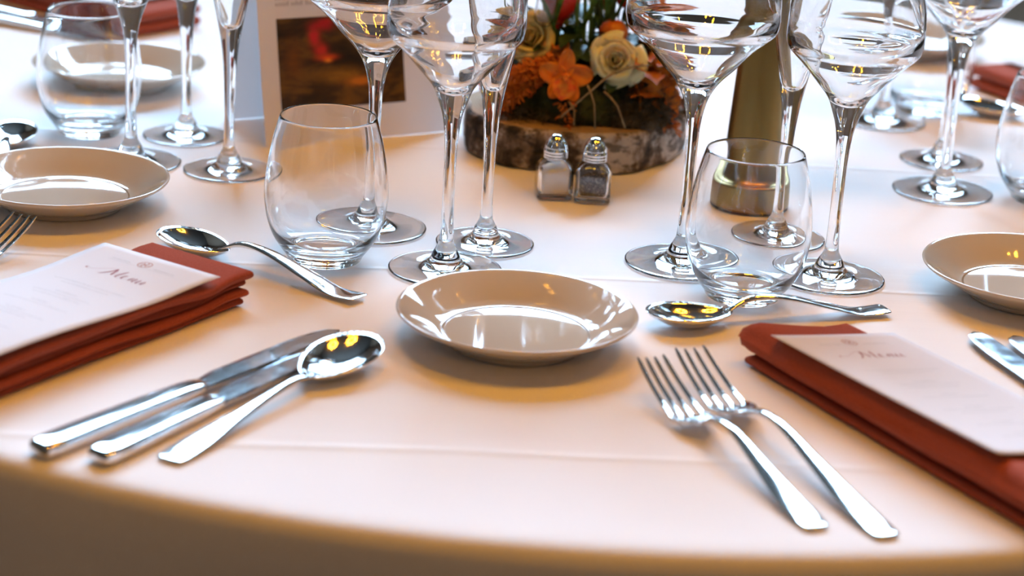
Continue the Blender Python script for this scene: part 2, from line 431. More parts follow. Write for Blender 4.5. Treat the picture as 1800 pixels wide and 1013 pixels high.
ga('tumbler', 570.5, 456, 'clear stemless tumbler near the left napkin, left of the central stemmed glasses')
ga('wine_glass_large', 652, 402, 'larger wine glass standing right behind the left tumbler, in front of the picture card')
ga('wine_glass', 782, 475, 'small wine glass whose foot touches the rear left rim of the centre plate')
ga('champagne_flute', 852, 429, 'champagne flute standing just behind the small wine glass at the centre plate')
ga('tumbler', 1304, 521, 'clear stemless tumbler in front of the brass lamp near the right napkin')
ga('wine_glass_large', 1197, 464, 'larger wine glass standing left of the tumbler that is before the brass lamp')
ga('champagne_flute', 1366, 420, 'champagne flute standing in front of the right side of the brass lamp')
ga('wine_glass', 1456, 489, 'small wine glass right of the tumbler that is before the brass lamp')
ga('tumbler', 158, 233, 'blurred clear tumbler at the upper left, left of three stemmed glasses')
ga('wine_glass', 230, 286, 'small wine glass at the upper left, its foot behind the left bread plate')
ga('champagne_flute', 327, 240, 'champagne flute at the upper left, farther back, between the other flute and the wine glass')
ga('champagne_flute', 402, 301, 'champagne flute at the upper left, nearest the standing picture card')
ga('wine_glass_large', 1656, 338, 'larger wine glass at the upper right, its foot in front of another foot')
ga('champagne_flute', 1654, 284, 'champagne flute at the upper right, hidden behind the stem of the larger wine glass')
ga('tumbler', 1832, 352, 'clear tumbler cut off by the right edge of the photo')
ga('tumbler', 1622, 195, 'blurred tumbler at the far right, beyond the larger wine glass')
ga('wine_glass', 1550, 214, 'blurred small wine glass whose foot stands left of the far right tumbler')

# ================================================================= PLATES
V, F = lathe(smooth_prof([(0, .0030), (.036, .0030), (.0395, .0028), (.0405, .0), (.0435, .0), (.0450, .0030), (.052, .0062), (.064, .0128), (.0745, .0190), (.0765, .0208),
    (.0768, .0218), (.0758, .0224), (.0740, .0216), (.063, .0152), (.054, .0092), (.0495, .0068), (.0465, .0063), (.0455, .0062), (.03, .0061), (0, .0060)], 2), 96)
plate0 = pyd('bread_plate', V, F, M['china']); first = True
def plate(px, py, label):
    global first
    p = at(px, py, .02)
    o = plate0 if first else plate0.copy()
    if not first: col.objects.link(o)
    first = False
    o.location = (p.x, p.y, .0006); o.rotation_euler[2] = random.random() * 6
    tag(o, label, 'plate', 'glazed side plates')
plate(909, 550, 'glossy beige bread plate in the middle, between the soup spoon and the forks')
plate(113, 314, 'glossy beige bread plate at the left, behind fork tips, cut by the left edge')
plate(1815, 475, 'glossy beige bread plate cut off by the right edge, behind the knife tips')
plate(210, 112, 'blurred beige bread plate at the upper left seen through the tumbler')
plate(1600, 62, 'blurred bread plate at the far right back, seen behind the wine glass bowls')

# ================================================================= CUTLERY
def bar(keys, L, n_=26, nseg=16, e=.55, endround=.004):
    S = []
    for i in range(n_ + 1):
        t = i / n_; z, hw, ht = interp(keys, t); x = t * L
        S.append((x, z, hw, ht))
    rings = []
    # rounded end
    x0, z0, hw0, ht0 = S[0]
    for f in (.0, .5, .85):
        rings.append(sup_ring(x0 - endround * sqrt(max(0, 1 - f * f)) if f else x0 - endround, z0, hw0 * (.62 + .38 * f), ht0 * (.5 + .5 * f), nseg, e))
    for x, z, hw, ht in S: rings.append(sup_ring(x, z, hw, ht, nseg, e))
    return loft(rings)
def bowl(L, W, depth, zr, x0, tilt):
    """spoon bowl from x0 to x0+L, rim height zr at tip and neck"""
    NR, NA = 14, 48; V, F = [], []; th = .0011
    def pt(r, a, off):
        c, s = cos(a), sin(a)
        x = x0 + L / 2 + L / 2 * r * c
        wfac = 1 + .16 * c - .10 * c * c
        y = W / 2 * r * s * wfac
        rim = zr + tilt * c * min(1, r)
        z = rim - (depth) * (1 - r ** 2.2) ** .9 if r < 1 else rim
        return (x, y, z - off)
    for side in (0, 1):
        base = len(V); V.append(pt(0, 0, th * side))
        for i in range(1, NR + 1):
            for k in range(NA): V.append(pt(i / NR, 2 * pi * k / NA, th * side * (.6 if i == NR else 1)))
        for k in range(NA): F.append((base, base + 1 + k, base + 1 + (k + 1) % NA))
        for i in range(NR - 1):
            for k in range(NA):
                k2 = (k + 1) % NA; a_ = base + 1 + i * NA; F.append((a_ + k, a_ + NA + k, a_ + NA + k2, a_ + k2))
    o1 = 1 + (NR - 1) * NA; o2 = o1 + 1 + NR * NA
    for k in range(NA): k2 = (k + 1) % NA; F.append((o1 + k, o1 + k2, o2 + k2, o2 + k))
    return V, F
def spoon(L, BL, BW, keys, label, group, depth=.0095, zr=.0108, tilt=.0015):
    r = empty('spoon', (0, 0, .0005), 0, label, 'spoon', group)
    pyd('bowl', *bowl(BL, BW, depth, zr, L - BL, tilt), M['steel'], r)
    pyd('handle', *bar(keys, L - BL + .006, e=1.0, endround=.003), M['steel'], r)
    return r
KS = [(0, .0015, .0085, .0011), (.05, .0016, .0092, .0011), (.2, .0030, .0088, .0012), (.45, .0060, .0058, .0015), (.70, .0085, .0036, .0019), (.88, .0095, .0032, .0021), (1, .0078, .0058, .0010)]
KD = [(0, .0034, .0092, .0010), (.10, .0024, .0093, .0010), (.18, .0028, .0091, .0011), (.35, .0080, .0078, .0013), (.65, .0165, .0050, .0017), (.85, .0165, .0030, .0021), (1, .0095, .0052, .0010)]
def fork(L, label, group, k_=1.0):
    r = empty('fork', (0, 0, .0005), 0, label, 'fork', group)
    HL, TL = .022, .052
    keys = [(0, .0015, .0078, .0011), (.06, .0017, .0088, .0012), (.25, .005, .0080, .0013), (.5, .0115, .0052, .0016), (.75, .0175, .0033, .0020), (.9, .0155, .0030, .0021), (1, .0095, .0048, .0014)]
    pyd('handle', *bar(keys, L - HL - TL + .002, e=1.0), M['steel'], r)
    x0 = L - HL - TL
    def zc(x):    # centre line height past the neck
        s = (x - x0) / (HL + TL)
        return .0095 - .0065 * sin(min(1, s / .36) * pi / 2) + .0185 * (max(0, s - .27) / .73) ** 1.45
    # head: dished plate
    S = []
    for i in range(9):
        t = i / 8; x = x0 + HL * t; hw = .0042 + (.0124 * k_ - .0042) * sin(min(1, t * 1.35) * pi / 2) ** .9
        ring = []
        ny = 8
        for k in range(ny + 1):
            y = -hw + 2 * hw * k / ny; ring.append((x, y, zc(x) + .0020 * (y / .0125) ** 2 + .0007))
        for k in range(ny, -1, -1):
            y = -hw + 2 * hw * k / ny; ring.append((x, y, zc(x) + .0020 * (y / .0125) ** 2 - .0007))
        S.append(ring)
    pyd('head', *loft(S), M['steel'], r)
    for k in range(4):
        yb = (-.0102 + .0068 * k) * k_
        S = []
        for i in range(13):
            t = i / 12; x = x0 + HL - .002 + (TL + .002) * t
            y = yb * (1 - .16 * t); hw = .0018 * (1 - .40 * t) if t < .93 else .0006; 
            S.append(sup_ring(x, zc(x) + .0020 * (yb / .0125) ** 2 * (1 - .3 * t), hw, .0010 if t < .93 else .0005, 12, .38, y))
        pyd('tine', *loft(S), M['steel'], r, smooth=False)
    return r
def knife(L, label, group, bladew=.0098):
    r = empty('knife', (0, 0, .0005), 0, label, 'knife', group)
    HLn = L * .50
    keys = [(0, .0046, .0078, .0040), (.05, .0048, .0088, .0043), (.5, .0046, .0080, .0041), (.9, .0042, .0070, .0035), (1, .0040, .0062, .0026)]
    pyd('handle', *bar(keys, HLn, 22, 16, .42, .003), M['steel'], r)
    S = []; NB = 26
    for i in range(NB + 1):
        t = i / NB; x = HLn - .001 + (L - HLn) * t
        up = bladew * min(1, .60 + t * 2.6)                                  # cutting side
        if t > .70: up *= sqrt(max(.0, 1 - ((t - .70) / .305) ** 2))
        lo = -.0068 - .0012 * min(1, t * 3)
        if t > .86: lo += .0040 * ((t - .86) / .14) ** 1.6
        if t > .995: lo, up = -.0022, -.0012
        zt = .0042
        th = .0012 if t < .99 else .0005
        S.append([(x, lo, zt - th), (x, lo * .4 + up * .6, zt - th * .75), (x, up, zt - .00020), (x, up, zt + .00020), (x, lo * .2 + up * .8, zt + th * .62), (x, lo * .6 + up * .4, zt + th * .88), (x, lo + .0007, zt + th), (x, lo, zt + th * .6), (x, lo - .0002, zt)])
    pyd('blade', *loft(S), M['blade'], r, smooth=False)
    return r
def lay(o, P0, P1):
    rim_place(o, P0, P1); return o
kn1 = lay(knife(.252, 'long steel table knife, outermost left of the pair beside the soup spoon', 'table knives'), at(72, 786, .006), at(590, 577, .006))
kn2 = lay(knife(.203, 'shorter steel knife lying between the long knife and the soup spoon', 'starter knives', .0090), at(176, 799, .006), at(585, 604, .006))
sp1 = lay(spoon(.198, .070, .043, KS, 'steel soup spoon right of the two knives, its deep bowl reflecting golden lamps', 'soup spoons', .0105, .0115, .0032), at(300, 806, .002), at(660, 590, .012))
fk1 = lay(fork(.195, 'shorter steel fork, nearest to the centre plate', 'starter forks'), at(1432, 923, .002), at(1125, 615, .022))
fk2 = lay(fork(.222, 'longer steel fork between the shorter fork and the right napkin', 'table forks', 1.1), at(1556, 938, .002), at(1192, 599, .022))
ds1 = lay(spoon(.174, .061, .038, KD, 'steel dessert spoon behind the left napkin, handle pointing to the centre', 'dessert spoons'), at(628, 524, .003), at(277, 402, .011))
ds2 = lay(spoon(.174, .061, .038, KD, 'steel dessert spoon behind the right napkin, bowl beside the centre plate', 'dessert spoons'), at(1552, 545, .003), at(1145, 552, .011))
def clone(o, P0, P1, label):
    c = copy_tree(o); c['label'] = label; return lay(c, P0, P1)
def rot(p, deg):
    a = radians(deg); x, y = p[0] - CX, p[1] - CY
    return (CX + x * cos(a) - y * sin(a), CY + x * sin(a) + y * cos(a))
p = at(1706, 580, .006); d = Vector((.0235, -.067)).normalized()
clone(kn1, (p.x + d.x * .252, p.y + d.y * .252), (p.x, p.y), 'steel knife whose blade tip shows by the right edge, next to the right menu card')
p = at(1776, 587, .006)
clone(kn2, (p.x + d.x * .203, p.y + d.y * .203), (p.x, p.y), 'steel knife with only its tip in view at the very right edge')
p = at(44, 379, .022); d = (at(0, 448, .012) - at(58, 385, .022)); d = Vector((d.x - .012, d.y)).normalized()
clone(fk2, (p.x + d.x * .222, p.y + d.y * .222), (p.x, p.y), 'steel fork whose tines poke in from the left edge before the left bread plate')
clone(ds1, at(-14, 340, .003), at(48, 168, .011), 'blurred dessert spoon at the upper left edge with a dark shiny bowl')
clone(kn1, at(-90, 14, .006), at(330, 92, .006), 'blurred steel knife at the top left, nearer of the pair')
clone(kn2, at(-75, 0, .006), at(295, 74, .006), 'blurred steel knife at the top left, farther of the pair')
clone(ds2, at(2005, 250, .003), at(1716, 180, .011), 'blurred dessert spoon at the far right, in front of the far red napkin')

# ================================================================= NAPKINS AND MENU CARDS
def slab(L, W, t, zf, nx=40, ny=26, edge=None, wob=.0012, seed=0, ex=0.0):
    """cloth layer: x 0..L, y 0..W, bulging rounded borders; zf(x,y) is its mid height"""
    e = edge or t / 2
    def coords(n_, S):
        c = [0, .15 * e, .45 * e, e, 2 * e]; c2 = [S - v for v in reversed(c)]
        mid = [2 * e + (S - 4 * e) * i / n_ for i in range(1, n_)]
        return c + mid + c2
    xs, ys = coords(nx, L), coords(ny, W); V, F = [], []
    def prof(v, S):
        d = min(v, S - v)
        return sqrt(max(0, 1 - (1 - d / e) ** 2)) if d < e else 1.0
    nX, nY = len(xs), len(ys)
    for side in (1, -1):
        for x in xs:
            for y in ys:
                h = min(prof(x, L), prof(y, W))
                wx = wob * noise.noise((x * 22 + seed, y * 9, seed * 3.1)); wy = wob * noise.noise((x * 24, y * 24 + seed, 5 + seed))
                V.append((x + wx, y + wy, zf(x, y) + side * h * t / 2))
    for s_ in (0, 1):
        o = s_ * nX * nY
        for i in range(nX - 1):
            for j in range(nY - 1):
                f = (o + i * nY + j, o + (i + 1) * nY + j, o + (i + 1) * nY + j + 1, o + i * nY + j + 1)
                F.append(f if s_ == 0 else f[::-1])
    me_border = []
    o = nX * nY
    for i in range(nX - 1):
        F.append((i * nY, o + i * nY, o + (i + 1) * nY, (i + 1) * nY))
        F.append((i * nY + nY - 1, (i + 1) * nY + nY - 1, o + (i + 1) * nY + nY - 1, o + i * nY + nY - 1))
    for j in range(nY - 1):
        F.append((j, j + 1, o + j + 1, o + j)); b_ = (nX - 1) * nY
        F.append((b_ + j, o + b_ + j, o + b_ + j + 1, b_ + j + 1))
    return V, F
def frame(name, origin, vdir_deg, label, cat, group=None):
    return empty(name, (origin[0], origin[1], .0008), radians(vdir_deg), label, cat, group)
def sheet(L, W, zf, t=.00035, nx=30, ny=14):
    V, F = [], []
    for side in (1, -1):
        for i in range(nx + 1):
            for j in range(ny + 1):
                x, y = L * i / nx, W * j / ny; V.append((x, y, zf(x, y) + side * t / 2))
    n1 = (nx + 1) * (ny + 1)
    for s_ in (0, 1):
        for i in range(nx):
            for j in range(ny):
                a_ = s_ * n1 + i * (ny + 1) + j; F.append((a_, a_ + ny + 1, a_ + ny + 2, a_ + 1))
    for i in range(nx):
        for j in (0, ny):
            a_ = i * (ny + 1) + j; F.append((a_, a_ + ny + 1, a_ + ny + 1 + n1, a_ + n1))
    for j in range(ny):
        for i in (0, nx):
            a_ = i * (ny + 1) + j; F.append((a_, a_ + 1, a_ + 1 + n1, a_ + n1))
    return V, F
def ribbon(mb, pts, wfun, to3):
    """flat pen stroke through 2-D pts; wfun(t) half width"""
    P = [p for p in smooth_prof(pts, 8)]; V = []
    for i, p in enumerate(P):
        q0, q1 = P[max(0, i - 1)], P[min(len(P) - 1, i + 1)]
        dx, dy = q1[0] - q0[0], q1[1] - q0[1]; l = sqrt(dx * dx + dy * dy) or 1
        h = wfun(i / (len(P) - 1), dx / l, dy / l)
        for s in (1, -1): V.append(to3(p[0] - dy / l * h * s, p[1] + dx / l * h * s))
    mb.add((V, [(2 * i, 2 * i + 1, 2 * i + 3, 2 * i + 2) for i in range(len(P) - 1)]))
# calligraphic "Menu": x to the right, y up, letter height about 1
MENU = [
    [(-2.1, .42), (-2.25, .30), (-2.05, .20), (-1.5, .35), (-.9, .75), (-.45, 1.0), (-.1, 1.05)],      # long entry swash
    [(-.1, 1.05), (-.25, .55), (-.6, .05), (-.85, -.08)],                                         # first stem
    [(-.1, 1.05), (.05, .5), (.12, .08)],
    [(.12, .08), (.4, .6), (.8, 1.08)],
    [(.8, 1.08), (.62, .5), (.55, .1), (.75, -.02), (.95, .12)],                                 # last stem of M
    [(.95, .12), (1.2, .35), (1.3, .48), (1.15, .55), (1.03, .3), (1.12, .02), (1.35, .02), (1.6, .2)],  # e
    [(1.6, .2), (1.78, .5), (1.68, .02)], [(1.68, .02), (1.9, .45), (2.08, .5), (2.02, .15), (2.1, .0), (2.3, .15)],  # n
    [(2.3, .15), (2.45, .5), (2.38, .12), (2.5, -.02), (2.72, .2), (2.85, .5)], [(2.85, .5), (2.78, .12), (2.88, 0), (3.1, .15)]]  # u
def menu_print(card, zf, W, L):
    """card local: x down the sheet, y across it from left to right"""
    lift = .00035
    def t3(u, v):           # u from left edge, v from top edge (metres)
        x, y = v, u
        return (x, y, zf(x, y) + lift)
    mb = MB(); k = .0105
    for st in MENU:
        ribbon(mb, [(W * .44 + px * k * .92, .043 - py * k) for px, py in st], lambda t, dx, dy: .00010 + .00052 * max(0, dy) ** 1.3 * min(1, 6 * t * (1 - t) + .15), t3)
    ribbon(mb, [(W * .44 - 2.13 * k, .0400), (W * .44 - 2.02 * k, .0397)], lambda t, dx, dy: .0006, t3)
    mb.build('menu_lettering', M['red_ink'], card, smooth=False, fix=False)
    mb = MB(); ex, ey, er = W * .5, .0155, .0048         # round emblem with a cross of leaves
    ribbon(mb, [(ex + er * cos(a), ey + er * sin(a)) for a in [2 * pi * i / 16 for i in range(17)]], lambda t, dx, dy: .00030, t3)
    for a in (0, pi / 2, pi, 3 * pi / 2):
        ribbon(mb, [(ex, ey), (ex + er * .5 * cos(a + .3), ey + er * .5 * sin(a + .3)), (ex + er * .9 * cos(a), ey + er * .9 * sin(a))], lambda t, dx, dy: .00032, t3)
        ribbon(mb, [(ex + er * .35 * cos(a + .8), ey + er * .35 * sin(a + .8)), (ex + er * .75 * cos(a + .8), ey + er * .75 * sin(a + .8))], lambda t, dx, dy: .0003, t3)
    mb.build('emblem', M['gold_ink'], card, smooth=False, fix=False)
    rng = random.Random(4); mb = MB()
    def line(u0, u1, v, h):
        u = u0
        while u < u1:
            wl = rng.uniform(.9, 2.6) * h * 1.4
            uu = u
            while uu < min(u + wl, u1):
                hh = h * rng.choice((.45, .5, .5, .8))
                V = [t3(uu, v - hh), t3(uu + h * .22, v - hh), t3(uu + h * .22, v), t3(uu, v)]
                mb.add((V, [(0, 1, 2, 3)])); 
                if rng.random() < .6:
                    V = [t3(uu, v - h * .12), t3(uu + h * .5, v - h * .12), t3(uu + h * .5, v), t3(uu, v)]; mb.add((V, [(0, 1, 2, 3)]))
                uu += h * .55
            u += wl + h * .6
    line(W * .24, W * .40, .0185, .0016); line(W * .60, W * .77, .0185, .0016)
    line(W * .22, W * .46, .0207, .0008); line(W * .56, W * .79, .0207, .0008)
    for v, f in ((.066, .30), (.0705, .20), (.086, .09), (.0905, .24), (.095, .20), (.108, .07), (.1125, .26), (.128, .08), (.1325, .28), (.137, .18), (.152, .08), (.1565, .25), (.170, .09), (.1745, .22)):
        line(W * (.5 - f), W * (.5 + f), v, .0015 if f > .1 else .0018)
    mb.build('printed_lines', M['ink'], card, smooth=False, fix=False)

# local x = down the napkin (towards the guest); local y = left of that, i.e. y=W is the guest's... see use
def napkin(origin, ang, L, W, layers, zprof, label, seedbase):
    r = frame('napkin', origin, ang, label, 'napkin', 'terracotta folded napkins')
    z = 0
    for k, (t, inset_l, inset_e) in enumerate(layers):
        zc = z + t / 2
        V, F = slab(L - inset_e, W - inset_l, t, lambda x, y, zc=zc, k=k: zprof(x, y, zc, k), seed=seedbase + k * 1.7, edge=t * .55)
        V = [(a_ + inset_e, b_ + inset_l * .2, c_) for a_, b_, c_ in V]
        pyd('fold', V, F, M['napkin'], r)
        z += t * 1.0
    return r
# right napkin (A): local x at -60 deg, local y at +30 deg => y=0 is its left border in the photo
NA = at(1296, 606, .012)
AANG = -59.5
u_ = Vector((cos(radians(AANG + 90)), sin(radians(AANG + 90)))); v_ = Vector((cos(radians(AANG)), sin(radians(AANG))))
def zA(x, y, zc, k):
    f = 1 - .62 * min(1, max(0, (y - .012) / .055)) ** .9        # fat rolled border falling away to the right
    w_ = .0022 * sin(x * 26 + .6) * (y / .085)
    return zc * f + max(0, w_) * .8 + .0012 * noise.noise((x * 14, y * 20, 3.3 + k))
napkin((NA.x, NA.y), AANG, .275, .088, [(.0062, .010, .006), (.0213, 0, 0)], zA, 'terracotta cloth napkin at the right with one fat fold, under a menu card', 2.0)
# card A
cA = at(1355, 590, .0305)
def zcA(x, y):      # y from the photo-left border (0) to the right
    return .0300 - .013 * (y / .1) ** .9 + .0025 * sin(x / .2 * pi) * 0 + .0022 * (x / .2) ** 2 * (1 - y / .1)
cardA = frame('menu_card', (cA.x, cA.y), -58.0, 'white menu card on the right napkin, lettering facing the camera', 'menu card', 'menu cards')
V, F = sheet(.2, .1, zcA); pyd('sheet', V, F, M['paper'], cardA)
menu_print(cardA, zcA, .1, .2)
# left napkin (B)
BANG = -122.6
def zB(x, y, zc, k):
    wv = .0016 * sin(x * 30 + 2.4 + k * .5) * min(1, x / .04) + .0010 * sin(x * 55 + k)
    puff = .0022 * exp(-((x - .018) / .014) ** 2) * (k / 3)
    return max(zc * .35, zc + wv * (k + 1) / 4 + puff + .0006 * noise.noise((x * 20, y * 30, k * 2.2)))
napkin((-.243, 1.340), BANG, .27, .089, [(.0052, .004, .006), (.0056, .001, .004), (.0058, .006, .003), (.0062, .0, .0)], zB, 'terracotta cloth napkin at the left, folded in four layers under a menu card', 9.0)
cB = at(185, 430, .0268)
def zcB(x, y): return .0272 + .0016 * sin(max(0, x - .0) * 30 + 3.0) * min(1, x / .05) - .004 * max(0, .04 - y) / .04 * (x / .2)
cardB = frame('menu_card', (cB.x, cB.y), BANG, 'white menu card on the left napkin, cut by the left edge', 'menu card', 'menu cards')
V, F = sheet(.2, .1, zcB); pyd('sheet', V, F, M['paper'], cardB)
menu_print(cardB, zcB, .1, .2)
# far napkins with their cards
def far_set(deg, lab_n, lab_c, sh=(0, 0)):
    o = rot((-.243, 1.340), deg); o = (o[0] + sh[0], o[1] + sh[1])
    r = frame('napkin', o, BANG + deg, lab_n, 'napkin', 'terracotta folded napkins')
    for k in range(2):
        V, F = slab(.27 - .006 * (1 - k), .089, .011, lambda x, y, k=k: .0055 + .011 * k + .0015 * sin(x * 28 + k), 20, 12, seed=deg + k, edge=.005)
        pyd('fold', V, F, M['napkin'], r)
    c_ = rot((cB.x, cB.y), deg); c_ = (c_[0] + sh[0], c_[1] + sh[1])
    c2 = frame('menu_card', c_, BANG + deg, lab_c, 'menu card', 'menu cards')
    pyd('sheet', *sheet(.2, .1, lambda x, y: .0255 + .0015 * sin(x * 28 + 2)), M['paper'], c2)
    menu_print(c2, lambda x, y: .0257 + .0015 * sin(x * 28 + 2), .1, .2)
far_set(-96, 'blurred dark red napkin at the top left beyond the bread plate', 'blurred white menu card at the top left on the dark red napkin')
far_set(152.6, 'blurred dark red napkin at the far right behind the larger wine glass', 'blurred white menu card at the far right on the dark red napkin', (-.030, -.040))

# ================================================================= STANDING PICTURE CARD
A0 = Vector((-.209, 1.668, .001)); U = Vector((.865, .502, 0)); NB_ = Vector((-.502, .865, 0))
HC, DP, WS = .235, .044, .172
st = empty('table_card', (A0.x, A0.y, .0006), atan2(U.y, U.x), 'white tent card with a dark painting printed on it, left of the flowers', 'table card')
# local: x along the width, y backwards, z up
UP = Vector((0, DP, HC)).normalized(); HS = sqrt(DP * DP + HC * HC)
def panel(front):
    V, F = [], []; nx, nz = 12, 24
    for i in range(nx + 1):
        for j in range(nz + 1):
            x = WS * i / nx; s = j / nz; bow = .003 * sin(pi * s)
            V.append((x, DP * s + bow if front else 2 * DP - DP * s - bow * .5, HC * s))
    for i in range(nx):
        for j in range(nz):
            a_ = i * (nz + 1) + j; F.append((a_, a_ + nz + 1, a_ + nz + 2, a_ + 1))
    return V, F
pyd('front_panel', *panel(True), M['thin_paper'], st); pyd('back_panel', *panel(False), M['thin_paper'], st)
m = mat('printed_painting', (.05, .03, .01), .5); n = N(m); M['painting'] = m
uv = n.n('ShaderNodeTexCoord').outputs['Generated']; sp = n.n('ShaderNodeSeparateXYZ', Vector=uv); UX, UZ = sp.outputs[0], sp.outputs[2]
nz1 = n.noise(uv, 3.2, 4, .55, .4).outputs[0]; nz2 = n.noise(uv, 7, 4, .6, .3).outputs[0]
base = n.ramp(nz1, [(.32, (.010, .006, .003)), (.48, (.045, .022, .006)), (.60, (.13, .065, .012)), (.75, (.20, .09, .012))])
def blob(cx, cz, rx, rz, amp=1.0):
    dx = n.math('DIVIDE', n.math('SUBTRACT', UX, cx), rx); dz = n.math('DIVIDE', n.math('SUBTRACT', UZ, cz), rz)
    wob = n.math('MULTIPLY', n.math('SUBTRACT', nz2, .5), 2.4)
    d = n.math('ADD', n.math('ADD', n.math('MULTIPLY', dx, dx), n.math('MULTIPLY', dz, dz)), wob)
    return n.math('MULTIPLY', n.math('EXPONENT', n.math('MULTIPLY', d, -1.0)), amp)
def clampv(v): x = n.math('MINIMUM', v, 1.0); return x
c = n.mix(clampv(blob(.12, .55, .07, .22, .8)), base, (.16, .055, .006))
c = n.mix(clampv(blob(.50, .34, .16, .08, 1.2)), c, (.26, .12, .01))
c = n.mix(clampv(blob(.66, .27, .12, .045, 1.1)), c, (.55, .17, .01))
c = n.mix(clampv(blob(.36, .91, .085, .055, 1.3)), c, (.40, .012, .02))
c = n.mix(clampv(blob(.29, .78, .038, .10, 1.4)), c, (.52, .02, .03))
c = n.mix(clampv(blob(.34, .64, .045, .06, 1.3)), c, (.50, .025, .02))
c = n.mix(clampv(blob(.38, .55, .07, .03, 1.3)), c, (.66, .07, .012))
c = n.mix(clampv(blob(.39, .52, .028, .022, 1.2)), c, (.85, .24, .02))
n.link(c, n.b.inputs['Base Color'])
def on_front(u, s, off=.0004):
    bow = .003 * sin(pi * s); return (u, DP * s + bow - off, HC * s)
PIC = dict(u0=.016, u1=.130, s0=.118, s1=.432)
V, F = [], []
for i in range(9):
    for j in range(13):
        V.append(on_front(PIC['u0'] + (PIC['u1'] - PIC['u0']) * i / 8, PIC['s0'] + (PIC['s1'] - PIC['s0']) * j / 12))
for i in range(8):
    for j in range(12): a_ = i * 13 + j; F.append((a_, a_ + 13, a_ + 14, a_ + 1))
pyd('printed_picture', V, F, M['painting'], st, fix=False)
rng = random.Random(2); mb = MB()
for s0, h in ((.475, .004), (.496, .004), (.515, .004)):
    u = .016
    while u < .105:
        wl = rng.uniform(.004, .012)
        uu = u
        while uu < min(u + wl, .11):
            hh = h * rng.choice((.6, .6, .9)) / HC
            mb.add(([on_front(uu, s0), on_front(uu + .0011, s0), on_front(uu + .0011, s0 + hh), on_front(uu, s0 + hh)], [(0, 1, 2, 3)])); uu += .0021
        u += wl + .0025
mb.build('printed_lines', M['ink'], st, smooth=False, fix=False)

# ================================================================= BRASS LAMP COLUMN
lp = at(1315, 361)
lamp = empty('table_lamp', (lp.x, lp.y, .0006), 0, 'brushed brass table lamp with a round base and tapering column, right of the flowers', 'lamp')
pyd('base_ring', *lathe(smooth_prof([(0, 0), (.0345, 0), (.0345, 0), (.0352, .0010), (.0352, .003), (.0352, .003), (0, .003)], 2), 72), M['black'], lamp)
pyd('base', *lathe(smooth_prof([(0, .003), (.0352, .003), (.0352, .003), (.0356, .0040), (.0356, .0215), (.0352, .0235), (.0338, .0243), (.0315, .0240), (.030, .0235), (.0265, .0238), (.0240, .0262), (.0226, .031), (.0220, .037), (.0218, .040)], 3), 72), M['brass'], lamp)
pyd('column', *lathe(smooth_prof([(.0218, .040), (.0214, .055), (.0196, .09), (.0168, .14), (.0142, .19), (.0122, .24), (.0112, .275), (.0112, .2995)], 3), 72), M['brass'], lamp)
pyd('lamp_shade', *lathe([(0, .300), (.011, .300), (.030, .298), (.047, .288), (.050, .284), (.052, .284), (.050, .292), (.034, .304), (.014, .310), (0, .311)], 72), M['brass'], lamp)

# ================================================================= SALT AND PEPPER
def sq_ring(h, z, cr=.22, n_=32):
    R = []
    e = .28 + cr
    for k in range(n_):
        a = 2 * pi * (k + .5) / n_; c_, s_ = cos(a), sin(a)
        R.append((h * math.copysign(abs(c_) ** e, c_), h * math.copysign(abs(s_) ** e, s_), z))
    return R
def shaker(px, py, rz, fill, name, label):
    p = at(px, py); r = empty(name, (p.x, p.y, .0006), rz, label, 'shaker'); r.scale = (1, 1, .95)
    o_ = [(.0118, 0, .0), (.0135, .0006, .0), (.0142, .002, .02), (.0142, .010, .02), (.0140, .022, .02), (.0136, .0265, .05), (.0112, .0300, .25), (.0088, .0318, .55), (.0085, .0330, .7)]
    i_ = [(.0070, .0330, .7), (.0074, .0312, .6), (.0098, .0286, .3), (.0116, .0258, .1), (.0119, .022, .05), (.0120, .010, .05), (.0118, .0055, .05), (.009, .0045, .1)]
    S = [sq_ring(h, z, c_) for h, z, c_ in o_ + i_]
    pyd('glass_body', *loft(S), M['glass'], r)
    S = [sq_ring(h, z, .05) for h, z in ((.0085, .0049), (.0112, .0060), (.0115, .010), (.0114, .0235), (.0113, .0240), (.004, .0246))]
    V, F = loft(S)
    pyd('contents', [(x, y, z + (.0015 * x / .0115 if z > .02 else 0)) for x, y, z in V], F, M[fill], r)
    cap = [(.0066, .0332), (.0094, .0332), (.0096, .0340), (.0096, .0352), (.0092, .0357), (.0096, .0362), (.0096, .0376), (.0092, .0381), (.0096, .0386), (.0096, .0402), (.0090, .0406),
           (.0090, .0420), (.0086, .0445), (.0076, .0472), (.0060, .0497), (.0038, .0518), (.0016, .0528), (0, .0530)]
    pyd('cap', *lathe([(0, .0332)] + cap, 40), M['chrome'], r)
    mb = MB()
    for k in range(6):
        a = pi / 3 * k; mb.add(lathe([(0, .0), (.0006, .0), (.0006, .0004), (0, .0004)], 8, .0030 * cos(a), .0030 * sin(a), .0520))
    mb.build('pour_holes', M['black'], r)
shaker(972, 346, .12, 'salt', 'salt_shaker', 'small square glass salt shaker with a chrome dome cap, left of the pepper')
shaker(1040, 352, -.02, 'pepper', 'pepper_shaker', 'small square glass pepper shaker with a chrome dome cap, right of the salt')

